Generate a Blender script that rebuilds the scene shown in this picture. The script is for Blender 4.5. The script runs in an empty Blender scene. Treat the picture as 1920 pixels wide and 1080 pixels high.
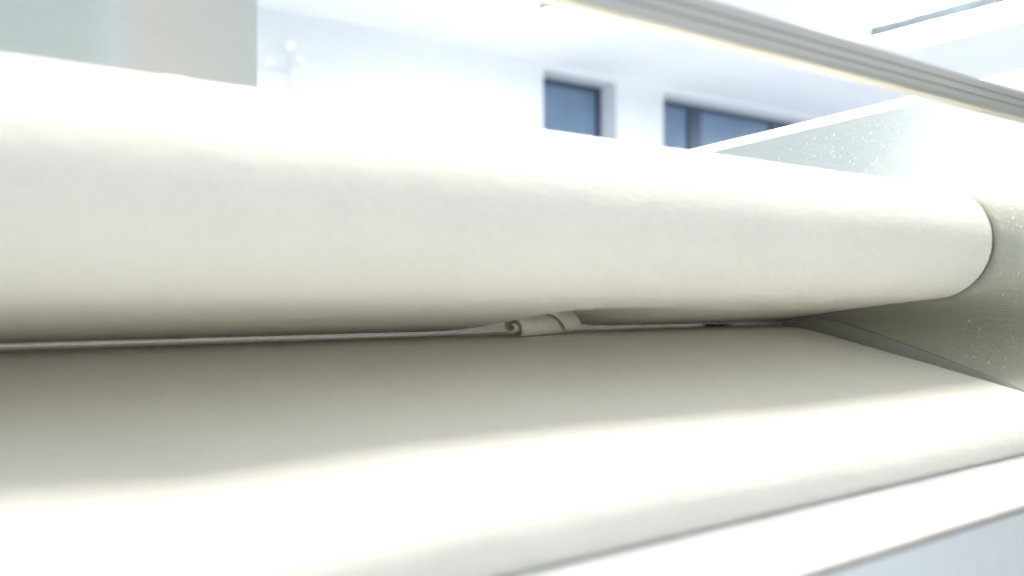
import bpy, bmesh, math, random
import numpy as np
from mathutils import Vector, noise

random.seed(7)
np.random.seed(7)
sc = bpy.context.scene
col = sc.collection

# ------------------------------------------------------------------ camera
# world: X along the rollers, Y away from the viewer, Z up, metres
FPX = 1600.0                                   # focal length in photo pixels (1920 wide)
YAW = math.atan2(2240.0, FPX)                  # angle between optical axis and X
HORIZON = 550.0
cd = bpy.data.cameras.new('camera')
cam = bpy.data.objects.new('camera', cd)
col.objects.link(cam)
cam.location = (0, 0, 0)
cam.rotation_euler = (math.radians(90), 0, YAW - math.radians(90))
cd.sensor_width = 36.0
cd.lens = 36.0 * FPX / 1920.0
cd.shift_y = (HORIZON - 540.0) / 1920.0
cd.clip_start = 0.02
cd.clip_end = 100
cd.dof.use_dof = True
cd.dof.focus_distance = 1.02
cd.dof.aperture_fstop = 2.7
sc.camera = cam

# ------------------------------------------------------------------ light
world = bpy.data.worlds.new('World')
sc.world = world
world.use_nodes = True
bg = world.node_tree.nodes['Background']
bg.inputs[0].default_value = (0.86, 0.93, 1.0, 1)
bg.inputs[1].default_value = 0.64
LAMP = 11.0                                    # radiance of the ceiling lamp diffusers
# unseen area light added at the left to brighten the side plate's reflection
wl = bpy.data.lights.new('plate_reflection_light', 'AREA')
wl.shape = 'RECTANGLE'
wl.energy = 26.0
wl.color = (0.93, 0.97, 1.0)
wo = bpy.data.objects.new('plate_reflection_light', wl)
col.objects.link(wo)
wo.location = (-5.2, 2.4, 0.75)
wo.rotation_euler = (0, math.radians(-90), 0)
wl.size, wl.size_y = 1.7, 2.6
sc.view_settings.view_transform = 'Standard'
sc.view_settings.look = 'None'
sc.view_settings.exposure = 0.80
sc.cycles.max_bounces = 16
sc.cycles.diffuse_bounces = 12
sc.cycles.glossy_bounces = 6
sc.view_settings.gamma = 1.0
sc.view_settings.use_curve_mapping = False


def at(px, py, Y=None, X=None):
    """point on the ray through photo pixel (px, py) at depth Y or on the plane X"""
    xc = (px - 960.0) / FPX
    yc = (HORIZON - py) / FPX
    d = Vector((math.sin(YAW) * xc + math.cos(YAW), -math.cos(YAW) * xc + math.sin(YAW), yc))
    t = Y / d.y if Y is not None else X / d.x
    return d * t


# ------------------------------------------------------------------ materials
def mat(name):
    m = bpy.data.materials.new(name)
    m.use_nodes = True
    nt = m.node_tree
    return m, nt, nt.nodes['Principled BSDF']


def nd(nt, typ, **kw):
    n = nt.nodes.new(typ)
    for k, v in kw.items():
        if k in n.inputs.keys():
            n.inputs[k].default_value = v
        else:
            setattr(n, k, v)
    return n


def mapping(nt, scale):
    tc = nd(nt, 'ShaderNodeTexCoord')
    mp = nd(nt, 'ShaderNodeMapping')
    mp.inputs['Scale'].default_value = scale
    nt.links.new(tc.outputs['Object'], mp.inputs['Vector'])
    return mp.outputs['Vector']


def ramp(nt, src, stops):
    r = nd(nt, 'ShaderNodeValToRGB')
    el = r.color_ramp.elements
    while len(el) < len(stops):
        el.new(0.5)
    for e, (p, c) in zip(el, stops):
        e.position = p
        e.color = c if len(c) == 4 else (*c, 1)
    nt.links.new(src, r.inputs[0])
    return r


def plain(name, color, rough=0.5, metal=0.0, var=0.06, scale=30):
    m, nt, b = mat(name)
    n = nd(nt, 'ShaderNodeTexNoise', Scale=scale, Detail=4.0)
    nt.links.new(mapping(nt, (1, 1, 1)), n.inputs['Vector'])
    lo = tuple(c * (1 - var) for c in color)
    hi = tuple(min(1, c * (1 + var)) for c in color)
    r = ramp(nt, n.outputs['Fac'], [(0.3, lo), (0.7, hi)])
    nt.links.new(r.outputs[0], b.inputs['Base Color'])
    b.inputs['Roughness'].default_value = rough
    b.inputs['Metallic'].default_value = metal
    return m


def felt(name, color):
    m, nt, b = mat(name)
    v = mapping(nt, (1, 1, 1))
    vs = mapping(nt, (0.45, 1, 1))
    n1 = nd(nt, 'ShaderNodeTexNoise', Scale=520.0, Detail=4.0, Roughness=0.7)
    n2 = nd(nt, 'ShaderNodeTexNoise', Scale=130.0, Detail=4.0, Roughness=0.65)
    n3 = nd(nt, 'ShaderNodeTexNoise', Scale=9.0, Detail=3.0)
    nt.links.new(v, n1.inputs['Vector'])
    nt.links.new(vs, n2.inputs['Vector'])
    nt.links.new(v, n3.inputs['Vector'])
    lo = tuple(c * 0.955 for c in color)
    r = ramp(nt, n3.outputs['Fac'], [(0.3, lo), (0.7, color)])
    r1 = ramp(nt, n1.outputs['Fac'], [(0.25, (0.86, 0.86, 0.85)), (0.65, (1, 1, 1))])
    mx = nd(nt, 'ShaderNodeMix', data_type='RGBA', blend_type='MULTIPLY')
    mx.inputs[0].default_value = 1.0
    nt.links.new(r.outputs[0], mx.inputs[6])
    nt.links.new(r1.outputs[0], mx.inputs[7])
    nt.links.new(mx.outputs[2], b.inputs['Base Color'])
    add = nd(nt, 'ShaderNodeMath', operation='ADD')
    nt.links.new(n1.outputs['Fac'], add.inputs[0])
    mu = nd(nt, 'ShaderNodeMath', operation='MULTIPLY')
    mu.inputs[1].default_value = 1.1
    nt.links.new(n2.outputs['Fac'], mu.inputs[0])
    nt.links.new(mu.outputs[0], add.inputs[1])
    bp = nd(nt, 'ShaderNodeBump', Strength=1.0, Distance=0.0018)
    nt.links.new(add.outputs[0], bp.inputs['Height'])
    nt.links.new(bp.outputs[0], b.inputs['Normal'])
    b.inputs['Roughness'].default_value = 1.0
    b.inputs['Specular IOR Level'].default_value = 0.08
    b.inputs['Sheen Weight'].default_value = 0.12
    b.inputs['Sheen Roughness'].default_value = 0.6
    return m


def steel(name, color, rough=0.33, stretch=(4, 4, 400), bump=0.12, flecks=0.0, bands=None):
    m, nt, b = mat(name)
    v = mapping(nt, stretch)
    n = nd(nt, 'ShaderNodeTexNoise', Scale=3.0, Detail=5.0, Roughness=0.7)
    nt.links.new(v, n.inputs['Vector'])
    n2 = nd(nt, 'ShaderNodeTexNoise', Scale=14.0, Detail=4.0)
    nt.links.new(mapping(nt, (1, 1, 1)), n2.inputs['Vector'])
    lo = tuple(c * 0.9 for c in color)
    r = ramp(nt, n.outputs['Fac'], [(0.3, lo), (0.7, color)])
    base = r.outputs[0]
    rr = ramp(nt, n2.outputs['Fac'], [(0.3, (rough * 0.92,) * 3), (0.75, (rough * 1.08,) * 3)])
    rough_out = rr.outputs[0]
    metal_in = None
    if flecks > 0:
        # flour dust, short scratches and dried splashes
        vo = nd(nt, 'ShaderNodeTexNoise', Scale=380.0, Detail=2.0, Roughness=0.6)
        nt.links.new(mapping(nt, (1, 1.0, 0.55)), vo.inputs['Vector'])
        f1 = ramp(nt, vo.outputs['Fac'], [(0.59, (0, 0, 0)), (0.72, (0.8, 0.8, 0.8))])
        big = nd(nt, 'ShaderNodeTexNoise', Scale=24.0, Detail=5.0, Roughness=0.6)
        nt.links.new(mapping(nt, (1, 1.6, 0.8)), big.inputs['Vector'])
        f2 = ramp(nt, big.outputs['Fac'], [(0.60, (0, 0, 0)), (0.80, (0.5, 0.5, 0.5))])
        mxx = nd(nt, 'ShaderNodeMath', operation='MAXIMUM')
        nt.links.new(f1.outputs[0], mxx.inputs[0])
        nt.links.new(f2.outputs[0], mxx.inputs[1])
        sca = nd(nt, 'ShaderNodeMath', operation='MULTIPLY')
        sca.inputs[1].default_value = flecks
        nt.links.new(mxx.outputs[0], sca.inputs[0])
        mc = nd(nt, 'ShaderNodeMix', data_type='RGBA')
        nt.links.new(sca.outputs[0], mc.inputs[0])
        nt.links.new(base, mc.inputs[6])
        mc.inputs[7].default_value = (0.88, 0.88, 0.85, 1)
        base = mc.outputs[2]
        inv = nd(nt, 'ShaderNodeMath', operation='SUBTRACT')
        inv.inputs[0].default_value = 1.0
        nt.links.new(sca.outputs[0], inv.inputs[1])
        metal_in = inv.outputs[0]
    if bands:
        # faint room reflections tinted into the sheet colour as bands
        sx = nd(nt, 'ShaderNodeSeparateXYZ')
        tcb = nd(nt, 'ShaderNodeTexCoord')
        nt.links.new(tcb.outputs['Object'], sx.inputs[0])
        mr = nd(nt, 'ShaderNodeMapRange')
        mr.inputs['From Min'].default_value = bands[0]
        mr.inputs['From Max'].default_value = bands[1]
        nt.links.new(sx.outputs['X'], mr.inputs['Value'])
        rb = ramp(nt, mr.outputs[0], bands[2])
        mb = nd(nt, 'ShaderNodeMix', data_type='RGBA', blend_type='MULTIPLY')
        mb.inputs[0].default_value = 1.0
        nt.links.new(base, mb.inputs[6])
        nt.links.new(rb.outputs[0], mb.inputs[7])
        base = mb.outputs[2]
    nt.links.new(base, b.inputs['Base Color'])
    nt.links.new(rough_out, b.inputs['Roughness'])
    if metal_in is not None:
        nt.links.new(metal_in, b.inputs['Metallic'])
    else:
        b.inputs['Metallic'].default_value = 1.0
    bp = nd(nt, 'ShaderNodeBump', Strength=bump, Distance=0.0006)
    nt.links.new(n.outputs['Fac'], bp.inputs['Height'])
    nt.links.new(bp.outputs[0], b.inputs['Normal'])
    return m


def emit(name, color, strength):
    m, nt, b = mat(name)
    b.inputs['Base Color'].default_value = (0.9, 0.9, 0.9, 1)
    b.inputs['Emission Color'].default_value = (*color, 1)
    b.inputs['Emission Strength'].default_value = strength
    return m


M = {
    'felt': felt('cream_felt', (0.955, 0.92, 0.83)),
    'fibre': plain('felt_fibre', (0.93, 0.915, 0.86), 1.0, 0, 0.02, 50),
    'plate': steel('dusty_brushed_steel', (0.60, 0.625, 0.595), 0.22, (4, 6, 320), 0.06, 0.38),
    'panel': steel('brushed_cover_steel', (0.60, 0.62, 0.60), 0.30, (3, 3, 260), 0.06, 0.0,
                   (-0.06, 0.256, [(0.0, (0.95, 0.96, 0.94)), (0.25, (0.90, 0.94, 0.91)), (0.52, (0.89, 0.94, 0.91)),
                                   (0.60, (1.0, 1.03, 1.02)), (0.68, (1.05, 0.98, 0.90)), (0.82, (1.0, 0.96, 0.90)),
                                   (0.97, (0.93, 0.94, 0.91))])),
    'bar': steel('drawn_steel', (0.56, 0.55, 0.515), 0.42, (2, 500, 500), 0.04),
    'apron': steel('apron_steel', (0.86, 0.87, 0.88), 0.5, (200, 3, 3), 0.06),
    'strip': plain('grey_lip_and_reflection', (0.36, 0.35, 0.32), 0.55, 0.35, 0.06, 60),
    'hem': plain('floured_steel_hem', (0.82, 0.82, 0.80), 0.75, 0.0, 0.12, 250),
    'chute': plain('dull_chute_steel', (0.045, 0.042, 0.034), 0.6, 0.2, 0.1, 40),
    'dark': plain('dark_inner_steel', (0.05, 0.05, 0.045), 0.5, 0.4, 0.1, 40),
    'wall': plain('white_wall_paint', (0.72, 0.745, 0.77), 0.85, 0, 0.015, 3),
    'ceiling': plain('white_ceiling_board', (0.93, 0.935, 0.94), 0.9, 0, 0.015, 2),
    'frame': plain('dark_window_frame', (0.05, 0.075, 0.12), 0.4, 0.2, 0.05, 20),
    'glass': plain('blue_grey_glass', (0.14, 0.215, 0.32), 0.16, 0.0, 0.12, 3),
    'housing': plain('grey_lamp_housing', (0.22, 0.26, 0.27), 0.5, 0.3, 0.04, 20),
    'white': plain('white_gloss_plastic', (0.95, 0.95, 0.95), 0.12, 0, 0.02, 20),
    'lamp': emit('lamp_diffuser', (0.97, 0.985, 1.0), 26.0),
    'lamp_soft': emit('wide_lamp_diffuser', (1.0, 0.965, 0.90), LAMP * 1.3),
}


# ------------------------------------------------------------------ mesh helpers
def tag(o, label=None, cat=None, kind=None, group=None):
    for k, v in (('label', label), ('category', cat), ('kind', kind), ('group', group)):
        if v:
            o[k] = v
    return o


def link(name, me, m=None, parent=None, smooth=False):
    o = bpy.data.objects.new(name, me)
    col.objects.link(o)
    if m is not None:
        me.materials.append(m)
    if smooth:
        me.polygons.foreach_set('use_smooth', [True] * len(me.polygons))
    if parent is not None:
        o.parent = parent
    return o


def from_data(name, verts, faces, m=None, parent=None, smooth=False):
    me = bpy.data.meshes.new(name)
    me.from_pydata([tuple(v) for v in verts], [], faces)
    me.validate()
    me.update()
    return link(name, me, m, parent, smooth)


def empty(name, loc=(0, 0, 0)):
    o = bpy.data.objects.new(name, None)
    col.objects.link(o)
    o.location = loc
    return o


def box(name, lo, hi, m, parent=None, bevel=0.0):
    bm = bmesh.new()
    bmesh.ops.create_cube(bm, size=1)
    for v in bm.verts:
        v.co = Vector([(lo[i] + hi[i]) / 2 + v.co[i] * (hi[i] - lo[i]) for i in range(3)])
    if bevel:
        bmesh.ops.bevel(bm, geom=bm.edges[:], offset=bevel, segments=2, profile=0.5, affect='EDGES')
    me = bpy.data.meshes.new(name)
    bm.to_mesh(me)
    bm.free()
    return link(name, me, m, parent)


def prism(name, pts, x0, x1, m, parent=None, bevel=0.0):
    """polygon given as (y, z) extruded along X"""
    bm = bmesh.new()
    a = [bm.verts.new((x0, y, z)) for y, z in pts]
    f = bm.faces.new(a)
    r = bmesh.ops.extrude_face_region(bm, geom=[f])
    for v in [g for g in r['geom'] if isinstance(g, bmesh.types.BMVert)]:
        v.co.x = x1
    bmesh.ops.recalc_face_normals(bm, faces=bm.faces)
    if bevel:
        bmesh.ops.bevel(bm, geom=bm.edges[:], offset=bevel, segments=2, profile=0.5, affect='EDGES')
    me = bpy.data.meshes.new(name)
    bm.to_mesh(me)
    bm.free()
    return link(name, me, m, parent)


def tube(name, p0, p1, r, m, parent=None, n=32, rings=2, bevel=0.0):
    p0, p1 = Vector(p0), Vector(p1)
    d = (p1 - p0)
    L = d.length
    d.normalize()
    u = d.orthogonal().normalized()
    w = d.cross(u)
    prof = [(0, r - bevel), (bevel, r), (L - bevel, r), (L, r - bevel)] if bevel else [(0, r), (L, r)]
    vs, fs = [], []
    for t, rr in prof:
        for k in range(n):
            a = 2 * math.pi * k / n
            vs.append(p0 + d * t + (u * math.cos(a) + w * math.sin(a)) * rr)
    for j in range(len(prof) - 1):
        for k in range(n):
            k2 = (k + 1) % n
            fs.append((j * n + k, j * n + k2, (j + 1) * n + k2, (j + 1) * n + k))
    fs.append(tuple(range(n))[::-1])
    fs.append(tuple((len(prof) - 1) * n + k for k in range(n)))
    o = from_data(name, vs, fs, m, parent, True)
    for p in o.data.polygons:
        if len(p.vertices) > 4:
            p.use_smooth = False
    return o


def ball(name, c, r, m, parent=None):
    bm = bmesh.new()
    bmesh.ops.create_uvsphere(bm, u_segments=20, v_segments=12, radius=r)
    for v in bm.verts:
        v.co = v.co + Vector(c)
    me = bpy.data.meshes.new(name)
    bm.to_mesh(me)
    bm.free()
    return link(name, me, m, parent, True)


def sstep(a, b, x):
    t = max(0.0, min(1.0, (x - a) / (b - a)))
    return t * t * (3 - 2 * t)


# ------------------------------------------------------------------ the room behind
CEIL = 1.50
WALL = 4.40
FARX = 12.0
ceiling = box('ceiling', (-7.0, -1.6, CEIL), (FARX, WALL, CEIL + 0.05), M['ceiling'])
tag(ceiling, kind='structure')

DEP = 0.20


def zr(px, py, Y):
    return at(px, py, Y=Y)


xa0 = zr(1016, 148, WALL).x + 0.012
xa1 = zr(1156, 160, WALL).x
xb0 = zr(1240, 190, WALL).x + 0.02
xb1 = xb0 + 4.2
ztop = zr(1016, 148, WALL + DEP).z
ZB = -1.1
# wall sheet with two deep openings
wall_root = box('back_wall', (-7.0, WALL, ZB), (xa0, WALL + DEP + 0.06, CEIL + 0.05), M['wall'])
tag(wall_root, kind='structure')
box('wall_pier', (xa1, WALL, 0.1), (xb0, WALL + DEP + 0.06, ztop), M['wall'], wall_root)
box('wall_pier', (xb1, WALL, 0.1), (FARX, WALL + DEP + 0.06, ztop), M['wall'], wall_root)
box('wall_head', (xa0, WALL, ztop), (FARX, WALL + DEP + 0.06, CEIL + 0.05), M['wall'], wall_root)
box('wall_apron', (xa0, WALL, ZB), (FARX, WALL + DEP + 0.06, 0.1), M['wall'], wall_root)


def window(x0, x1, z0, z1, mullions):
    y = WALL + DEP - 0.04
    w = 0.035
    fr = box('window_frame', (x0, y, z1 - w), (x1, y + 0.05, z1), M['frame'], wall_root)
    box('window_frame', (x0, y, z0), (x1, y + 0.05, z0 + w), M['frame'], wall_root)
    box('window_frame', (x0, y, z0 + w), (x0 + w, y + 0.05, z1 - w), M['frame'], wall_root)
    box('window_frame', (x1 - w, y, z0 + w), (x1, y + 0.05, z1 - w), M['frame'], wall_root)
    edges = [x0 + w] + [v for mx in mullions for v in mx] + [x1 - w]
    for mx in mullions:
        box('mullion', (mx[0], y - 0.004, z0 + w), (mx[1], y + 0.045, z1 - w), M['frame'], wall_root)
    for k in range(0, len(edges), 2):
        box('window_pane', (edges[k], y + 0.02, z0 + w), (edges[k + 1], y + 0.03, z1 - w), M['glass'], wall_root)


yin = WALL + DEP - 0.04
window(xa0, xa1, 0.1, ztop, [])
m1a, m1b = at(1292, 240, Y=yin).x, at(1314, 240, Y=yin).x
m2a, m2b = at(1447, 240, Y=yin).x, at(1477, 240, Y=yin).x
window(xb0, xb1, 0.1, ztop, [(m1a, m1b), (m2a, m2b)])


def ceiling_lamp(x0, x1, y0, y1, label, dm='lamp'):
    t = empty('ceiling_lamp', ((x0 + x1) / 2, (y0 + y1) / 2, CEIL))
    def rel(n, lo, hi, m, bv=0):
        o = box(n, [lo[i] - t.location[i] for i in range(3)], [hi[i] - t.location[i] for i in range(3)], m, t, bv)
        return o
    if dm == 'lamp_soft':
        rel('housing', (x0 - 0.03, y0 - 0.03, CEIL - 0.045), (x1 + 0.03, y1 + 0.03, CEIL - 0.001), M['housing'], 0.004)
        rel('diffuser', (x0, y0, CEIL - 0.065), (x1, y1, CEIL - 0.044), M[dm], 0.006)
    else:                                      # hung on rods, shining down and up
        rel('diffuser', (x0, y0, CEIL - 0.15), (x1, y1, CEIL - 0.125), M[dm], 0.004)
        rel('side_rail', (x0 - 0.03, y0, CEIL - 0.145), (x0 - 0.001, y1, CEIL - 0.085), M['housing'], 0.003)
        rel('side_rail', (x1 + 0.001, y0, CEIL - 0.145), (x1 + 0.03, y1, CEIL - 0.085), M['housing'], 0.003)
        for yy in (y0 + 0.03, y1 - 0.04):
            rel('hanger_rod', (x0 - 0.02, yy, CEIL - 0.085), (x0 - 0.012, yy + 0.008, CEIL - 0.0005), M['housing'])
            rel('hanger_rod', (x1 + 0.012, yy, CEIL - 0.085), (x1 + 0.02, yy + 0.008, CEIL - 0.0005), M['housing'])
    return tag(t, label, 'lamp', group='ceiling strip lamps')


ceiling_lamp(-0.15, 1.05, 0.37, 0.80, 'wide ceiling lamp panel straight above the felt rollers', 'lamp_soft')
ceiling_lamp(-0.3, 1.2, 1.15, 2.1, 'wide ceiling lamp panel behind the one above the felt rollers', 'lamp_soft')
ceiling_lamp(4.20, 4.50, 0.6, 2.58, 'lit ceiling strip with dark edge, crossing behind the grooved steel bar')
ceiling_lamp(2.50, 3.02, 3.12, 3.24, 'short lit ceiling strip close to the windows in the back wall')

ceiling_lamp(7.30, 7.60, 0.6, 3.4, 'unseen ceiling strip beyond the steel side plate, added to brighten the ceiling')  # extra lamp out of view, added to whiten the far ceiling

# little wall fitting behind the roller; white balls stand in for its blurred highlights
fit = empty('wall_fitting', at(540, 130, Y=WALL))
o0 = fit.location.copy()
c1, c2, c3, c4 = (at(px, py, Y=WALL - 0.05) - o0 for px, py in ((545, 87), (507, 117), (562, 112), (531, 172)))
mid = at(556, 130, Y=WALL) - o0
box('backplate', (mid.x - 0.045, -0.012, mid.z - 0.22), (mid.x + 0.045, -0.001, mid.z + 0.09), M['wall'], fit, 0.003)
for c, r in ((c1, 0.026), (c2, 0.022), (c3, 0.017), (c4, 0.03)):
    k = ball('glint_ball', c, r, M['white'], fit)
    tube('glint_ball_arm', (mid.x + (c.x - mid.x) * 0.25, -0.012, c.z - 0.02), c, 0.006, M['wall'], fit, 12)
tag(fit, 'small white fitting with round balls standing in for glints on the pale back wall', 'wall fitting')

# ------------------------------------------------------------------ the machine
mach = empty('dough_moulding_machine', (0.4, 0.7, -0.6))
tag(mach, 'dough moulding machine with cream felt belts beside a dusty brushed steel side plate', 'machine')
OFF = Vector(mach.location)


def adopt(o):
    """world-coordinate mesh -> child of the machine, staying in place"""
    o.parent = mach
    o.location = -OFF
    return o


PX = 1.0                                       # inner face of the right side plate
XL, XR = -0.75, 0.9965                         # belt edges


def catmull(pts, n_per=10):
    out = []
    n = len(pts)
    for i in range(n):
        p0, p1, p2, p3 = (np.array(pts[(i + k) % n]) for k in (-1, 0, 1, 2))
        for j in range(n_per):
            t = j / n_per
            out.append(0.5 * ((2 * p1) + (-p0 + p2) * t + (2 * p0 - 5 * p1 + 4 * p2 - p3) * t * t
                              + (-p0 + 3 * p1 - 3 * p2 + p3) * t ** 3))
    return out


def resample(pts, step):
    pts = [np.array(p) for p in pts]
    pts.append(pts[0])
    seg = [np.linalg.norm(pts[i + 1] - pts[i]) for i in range(len(pts) - 1)]
    L = sum(seg)
    n = int(L / step)
    out, acc, i = [], 0.0, 0
    for k in range(n):
        s = L * k / n
        while acc + seg[i] < s:
            acc += seg[i]
            i += 1
        out.append(pts[i] + (pts[i + 1] - pts[i]) * ((s - acc) / seg[i]))
    return np.array(out)


# upper belt outline in (y, z): nose roller, underside sloping down to the nip, rear
UC, UR = (0.530, 0.060), 0.066
pts = []
for a in range(90, 262, 4):
    pts.append((UC[0] + UR * math.cos(math.radians(a)), UC[1] + UR * math.sin(math.radians(a))))
for y, z in ((0.58, -0.0125), (0.64, -0.0208), (0.70, -0.0292), (0.7388, -0.0347), (0.775, -0.0389),
             (0.812, -0.0417), (0.84, -0.0407), (0.88, -0.036), (0.93, -0.015), (0.965, 0.02), (0.97, 0.06),
             (0.94, 0.095), (0.89, 0.115), (0.80, 0.119), (0.70, 0.1225), (0.62, 0.1245), (0.57, 0.1257)):
    pts.append((y, z))
U_PROF = resample(pts, 0.0042)

# lower belt: short level top, slope towards the viewer, small front roller
LC, LR = (0.385, -0.1378), 0.020
pts = [(0.86, -0.062), (0.84, -0.0515), (0.815, -0.0472), (0.78, -0.0462), (0.745, -0.0460), (0.722, -0.0462),
       (0.705, -0.0477), (0.685, -0.0515), (0.6315, -0.0630), (0.5377, -0.0828), (0.47, -0.0977)]
for a in range(102, 340, 6):
    pts.append((LC[0] + LR * math.cos(math.radians(a)), LC[1] + LR * math.sin(math.radians(a))))
pts += [(0.55, -0.135), (0.72, -0.112), (0.84, -0.105), (0.872, -0.085)]
L_PROF = resample(pts, 0.0042)

DX, DY = 0.5725, 0.745                          # where the dough lies


BX = np.linspace(0.40, 0.85, 226)
BZ = np.convolve(np.pad(np.interp(BX, [0.40, 0.494, 0.511, 0.545, 0.578, 0.606, 0.66, 0.74, 0.85],
                                  [0.0, 0.0, 0.0105, 0.0165, 0.020, 0.0185, 0.006, 0.0012, 0.0]), 5, 'edge'),
                 np.hanning(13)[1:-1] / np.hanning(13).sum(), 'valid')


def deform_upper(x, y, z):
    # the felt is pushed up where the dough goes through
    if z < 0.03 and y > 0.55:
        k = sstep(0.57, 0.72, y) * (1 - sstep(0.84, 0.95, y))
        z += k * float(np.interp(x, BX, BZ))
        # and sags a little to both sides
        z -= 0.0016 * k * math.exp(-((x - DX - 0.12) / 0.05) ** 2)
    return y, z


# slack waves of the lower felt along the roller
WX = np.linspace(-0.8, 1.0, 181)
WZ = np.convolve(np.pad(np.interp(WX, [-0.8, -0.2, 0.037, 0.12, 0.227, 0.393, 0.638, 0.808, 1.0],
                                  [0.0, 0.004, 0.006, -0.0005, 0.004, 0.004, -0.002, -0.002, 0.0]), 6, 'edge'),
                 np.hanning(13) / np.hanning(13).sum(), 'valid')


def deform_lower(x, y, z):
    if z > LC[1] and y < 0.72:
        k = sstep(0.72, 0.5, y)
        z += k * float(np.interp(x, WX, WZ))
    return y, z


def belt(name, prof, deform, seed, nx=430):
    n = len(prof)
    xs = np.concatenate([np.linspace(XL, XR - 0.010, nx - 10), XR - 0.009 + 0.009 * np.linspace(0, 1, 10)])
    vs, fs = [], []
    c = prof.mean(axis=0)
    # outward normals of the profile
    tan = np.roll(prof, -1, 0) - np.roll(prof, 1, 0)
    nor = np.stack([tan[:, 1], -tan[:, 0]], 1)
    nor /= np.linalg.norm(nor, axis=1)[:, None]
    if np.sum(nor * (prof - c)) < 0:
        nor = -nor
    for x in xs:
        edge = max(0.0, 1 - (XR - x) / 0.009)          # rounded cut edge
        for k in range(n):
            y, z = prof[k]
            y, z = deform(x, y, z)
            h = 0.0002 * noise.noise(Vector((x * 28, y * 60, z * 60 + seed))) \
                + 0.00028 * noise.noise(Vector((x * 110, y * 160, z * 160 + seed)))
            h -= 0.0035 * edge * edge
            vs.append((x, y + nor[k, 0] * h, z + nor[k, 1] * h))
    for i in range(nx - 1):
        for k in range(n):
            k2 = (k + 1) % n
            fs.append((i * n + k, i * n + k2, (i + 1) * n + k2, (i + 1) * n + k))
    fs.append(tuple(range(n)))
    fs.append(tuple((nx - 1) * n + k for k in range(n))[::-1])
    o = from_data(name, vs, fs, M['felt'], None, True)
    bm = bmesh.new()
    bm.from_mesh(o.data)
    bmesh.ops.recalc_face_normals(bm, faces=bm.faces)
    bm.to_mesh(o.data)
    bm.free()
    for p in o.data.polygons:
        if len(p.vertices) > 4:
            p.use_smooth = False
    adopt(o)
    return o, np.array(vs).reshape(nx, n, 3), nor


def nap(parent, grid, nor, keep, count, name='felt_nap'):
    """short loose fibres standing off the felt"""
    nx, n, _ = grid.shape
    ks = np.array([k for k in range(n) if keep(grid[nx // 3, k, 1], grid[nx // 3, k, 2])])
    i = np.random.randint(0, nx - 1, count)
    k = ks[np.random.randint(0, len(ks), count)]
    fi, fk = np.random.rand(count, 1), np.random.rand(count, 1)
    a, b = grid[i, k], grid[np.minimum(i + 1, nx - 1), k]
    c = grid[i, (k + 1) % n]
    p = a + (b - a) * fi + (c - a) * fk
    nn = np.zeros((count, 3))
    nn[:, 1:] = nor[k]
    d = nn * np.random.uniform(0.25, 1.0, (count, 1)) + np.random.normal(0, 0.75, (count, 3))
    d /= np.linalg.norm(d, axis=1)[:, None]
    ln = np.random.uniform(0.0006, 0.0026, (count, 1))
    side = np.cross(d, np.random.normal(0, 1, (count, 3)))
    side /= np.linalg.norm(side, axis=1)[:, None]
    w = 0.00011
    bend = np.random.normal(0, 0.0003, (count, 3))
    p = p - nn * 0.0001
    v = np.concatenate([p - side * w, p + side * w, p + d * ln + bend], 0)
    idx = np.arange(count)
    f = np.stack([idx, idx + count, idx + 2 * count], 1)
    me = bpy.data.meshes.new(name)
    me.vertices.add(len(v))
    me.vertices.foreach_set('co', v.ravel())
    me.loops.add(3 * count)
    me.loops.foreach_set('vertex_index', f.ravel().astype(np.int32))
    me.polygons.add(count)
    me.polygons.foreach_set('loop_start', (np.arange(count) * 3).astype(np.int32))
    me.polygons.foreach_set('loop_total', np.full(count, 3, np.int32))
    me.update()
    o = link(name, me, M['fibre'], parent)
    tag(o, kind='stuff')
    return o


up, ug, un = belt('upper_felt_belt', U_PROF, deform_upper, 0.0)
nap(up, ug, un, lambda y, z: y < 0.62, 130000)
lo_, lg, ln_ = belt('lower_felt_belt', L_PROF, deform_lower, 9.0)
nap(lo_, lg, ln_, lambda y, z: z > -0.15 and z > -0.19 + 0.1 * y, 90000)
for nm, c, r in (('upper_roller', UC, UR - 0.012), ('lower_roller', LC, LR - 0.008)):
    o = tube(nm, (XL + 0.02, c[0], c[1]), (PX - 0.0005, c[0], c[1]), r * 0.45, M['dark'], None, 24)
    adopt(o)

# right side plate with rolled top hem
T = [(a.y, a.z) for a in (at(1310, 284, X=PX), at(1735, 182, X=PX))]
slope = (T[1][1] - T[0][1]) / (T[1][0] - T[0][0])


def ztop_plate(y):
    return T[0][1] + slope * (y - T[0][0])


side = prism('side_plate', [(-0.05, ztop_plate(-0.05)), (1.3, ztop_plate(1.3)), (1.3, -0.6), (-0.05, -0.6)],
             PX, PX + 0.004, M['plate'])
adopt(side)
hem = tube('plate_hem', (PX + 0.002, -0.05, ztop_plate(-0.05)), (PX + 0.002, 1.3, ztop_plate(1.3)), 0.0062,
           M['hem'], side, 20)
# strip standing in for the dark reflection along the lower belt edge
g = [(1470, 600), (1500, 594), (1533, 595), (1580, 605), (1647, 627), (1730, 657), (1780, 676), (1827, 695), (1900, 724)]
gp = [(at(px, py, X=PX).y, at(px, py, X=PX).z) for px, py in g]
gp += [(gp[-1][0] - 0.02, gp[-1][1] - 0.01), (gp[-1][0] - 0.02, gp[-1][1] - 0.03), (gp[0][0], gp[0][1] - 0.03)]
strip = prism('belt_reflection_strip', gp, PX - 0.0035, PX - 0.0002, M['strip'], side, 0.0006)

# left side plate far out of the belt, keeps the machine standing
lp = prism('side_plate', [(0.3, 0.1), (1.3, 0.1), (1.3, -0.6), (0.3, -0.6)], XL - 0.02, XL - 0.016, M['plate'])
adopt(lp)

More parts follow.
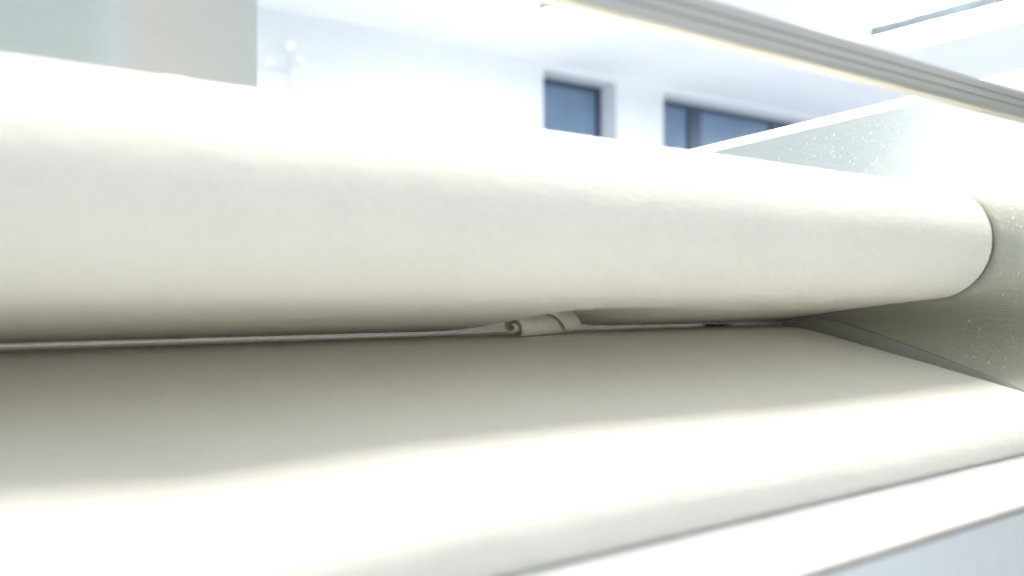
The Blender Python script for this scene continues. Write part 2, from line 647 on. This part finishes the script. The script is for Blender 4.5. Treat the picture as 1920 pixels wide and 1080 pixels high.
# rod and dark sheet seen through the nip
rod = tube('steel_rod', (XL - 0.015, 0.866, -0.0515), (PX - 0.02, 0.866, -0.0515), 0.0045, M['bar'], None, 20)
adopt(rod)
tube('rod_collar', (PX - 0.03, 0.866, -0.0515), (PX - 0.0005, 0.866, -0.0515), 0.0062, M['dark'], rod, 16)
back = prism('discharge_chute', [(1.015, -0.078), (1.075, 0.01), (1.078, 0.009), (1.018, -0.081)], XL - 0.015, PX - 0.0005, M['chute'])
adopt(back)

# upright cover panel behind the roller at the left
pe = at(483, 90, Y=0.70)
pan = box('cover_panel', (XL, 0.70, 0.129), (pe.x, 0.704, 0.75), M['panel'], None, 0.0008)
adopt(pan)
tb = at(325, 152, Y=0.60)
tab = box('latch_tab', (tb.x - 0.008, 0.597, 0.1235), (tb.x + 0.008, 0.612, tb.z + 0.003), M['white'], pan, 0.001)

# round guard bar in front, above
gy0, gy1, gz0, gz1, gc = 0.385, 0.4045, 0.1712, 0.1971, 0.0035
gh = gz1 - gz0
prof = [(gy0 + gc, gz0), (gy1 - gc, gz0), (gy1, gz0 + gc), (gy1, gz1 - gc), (gy1 - gc, gz1), (gy0 + gc, gz1),
        (gy0 + 0.001, gz1 - 0.001), (gy0, gz1 - gc),
        (gy0, gz0 + gh * 0.66), (gy0 + 0.0014, gz0 + gh * 0.63), (gy0 + 0.0014, gz0 + gh * 0.57), (gy0, gz0 + gh * 0.54),
        (gy0, gz0 + gh * 0.38), (gy0 + 0.0014, gz0 + gh * 0.35), (gy0 + 0.0014, gz0 + gh * 0.30), (gy0, gz0 + gh * 0.27),
        (gy0, gz0 + gc), (gy0 + 0.001, gz0 + 0.001)]
bar = prism('guard_bar', prof, XL, PX + 0.02, M['bar'])
adopt(bar)

# sheet steel apron under the front roller, with a folded lip
AY, AZ = 0.280, -0.1498
apr = prism('apron_sheet', [(AY, AZ), (0.3678, AZ + 0.0002), (0.3678, AZ - 0.0028), (AY + 0.003, AZ - 0.003),
                            (AY + 0.003, AZ - 0.16), (AY, AZ - 0.16)], XL, PX - 0.0005, M['apron'])
adopt(apr)
tube('apron_lip', (XL, AY + 0.0005, AZ - 0.0022), (PX - 0.001, AY + 0.0005, AZ - 0.0022), 0.0026, M['strip'], apr, 16)
box('machine_body', (0, 0, 0), (1, 1, 1), M['dark'])
body = bpy.data.objects['machine_body']
for v in body.data.vertices:
    v.co = Vector((XL + 0.01 + v.co.x * (PX - XL - 0.012), 0.36 + v.co.y * 0.6, -0.6 + v.co.z * 0.40))
adopt(body)

# ------------------------------------------------------------------ dough roll
md, nt, b = mat('raw_dough')
v = mapping(nt, (1, 1, 1))
n = nd(nt, 'ShaderNodeTexNoise', Scale=120.0, Detail=4.0)
nt.links.new(v, n.inputs['Vector'])
r = ramp(nt, n.outputs['Fac'], [(0.3, (0.80, 0.75, 0.66)), (0.7, (0.89, 0.85, 0.77))])
nt.links.new(r.outputs[0], b.inputs['Base Color'])
bp = nd(nt, 'ShaderNodeBump', Strength=0.25, Distance=0.0006)
nt.links.new(n.outputs['Fac'], bp.inputs['Height'])
nt.links.new(bp.outputs[0], b.inputs['Normal'])
b.inputs['Roughness'].default_value = 0.6
b.inputs['Subsurface Weight'].default_value = 0.15
b.inputs['Subsurface Radius'].default_value = (0.004, 0.0025, 0.0015)
b.inputs['Subsurface Scale'].default_value = 0.5
M['dough'] = md

TURNS, TH = 2.35, 0.0062
NPH, NS = 150, 44


def dough_mesh():
    vs, fs = [], []
    L = 0.112
    cols = []
    for i in range(NPH + 1):
        u = i / NPH
        ph = u * TURNS * 2 * math.pi
        r = 0.0010 + TH * 0.99 * ph / (2 * math.pi)
        q = max(0.0, (u - 0.56) / 0.44)
        xl = -L / 2 + L * 0.66 * q ** 1.15 - 0.004 * (1 - u)
        xr = L / 2 - 0.006 * math.sin(u * 9.0) ** 2 - 0.010 * q * q
        ring = []
        end = min(1.0, (1 - u) / 0.03) ** 0.5 if u > 0.97 else 1.0
        for side in (1, -1):
            for j in range(NS):
                s = -math.cos(math.pi * (j + 0.5) / NS) * side
                t = 0.5 * TH * 0.97 * (1 - abs(s) ** 40) ** 0.5 * end
                x = (xl + xr) / 2 + s * (xr - xl) / 2
                shrink = 1.0 - 0.05 * max(0.0, -x / 0.055) ** 1.5 - 0.05 * max(0.0, x / 0.055) ** 4
                rr = max(0.0004, r + side * t) * shrink
                a = math.radians(208) - 2 * math.pi * TURNS + ph
                wob = 1 + 0.035 * noise.noise(Vector((x * 40, math.cos(a) * 2, math.sin(a) * 2)))
                ring.append((x, 1.35 * rr * wob * math.cos(a), rr * wob * math.sin(a) - 0.0135 * (1 - shrink)))
        cols.append(ring)
    n = 2 * NS
    for ring in cols:
        vs += ring
    for i in range(NPH):
        for j in range(n):
            j2 = (j + 1) % n
            fs.append((i * n + j, i * n + j2, (i + 1) * n + j2, (i + 1) * n + j))
    fs.append(tuple(range(n))[::-1])
    fs.append(tuple(NPH * n + k for k in range(n)))
    return vs, fs


vs, fs = dough_mesh()
ROT = math.radians(20)
FL, CE = -0.0466 + 0.0003, -0.0195
out = []
R0 = 0.0150
for x, y, z in vs:
    X = x * math.cos(ROT) - y * math.sin(ROT)
    Y = x * math.sin(ROT) + y * math.cos(ROT)
    Z = z
    # pressed softly between the two felts
    Z = -0.0128 + 0.0018 * math.log1p(math.exp((Z + 0.0128) / 0.0018))
    out.append((X, Y, Z))
dough = from_data('dough_roll', out, fs, md, None, True)
mi = plain('brown_dough_inside', (0.42, 0.34, 0.25), 0.5, 0, 0.12, 200)  # browner inner face and edges of the rolled sheet
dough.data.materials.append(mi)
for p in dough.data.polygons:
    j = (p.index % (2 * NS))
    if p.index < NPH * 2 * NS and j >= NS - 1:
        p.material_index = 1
zmin = min(o[2] for o in out)
dough.location = (DX, DY, -0.0459 - zmin)
tag(dough, 'small rolled up piece of raw dough caught between the two felt belts', 'dough')
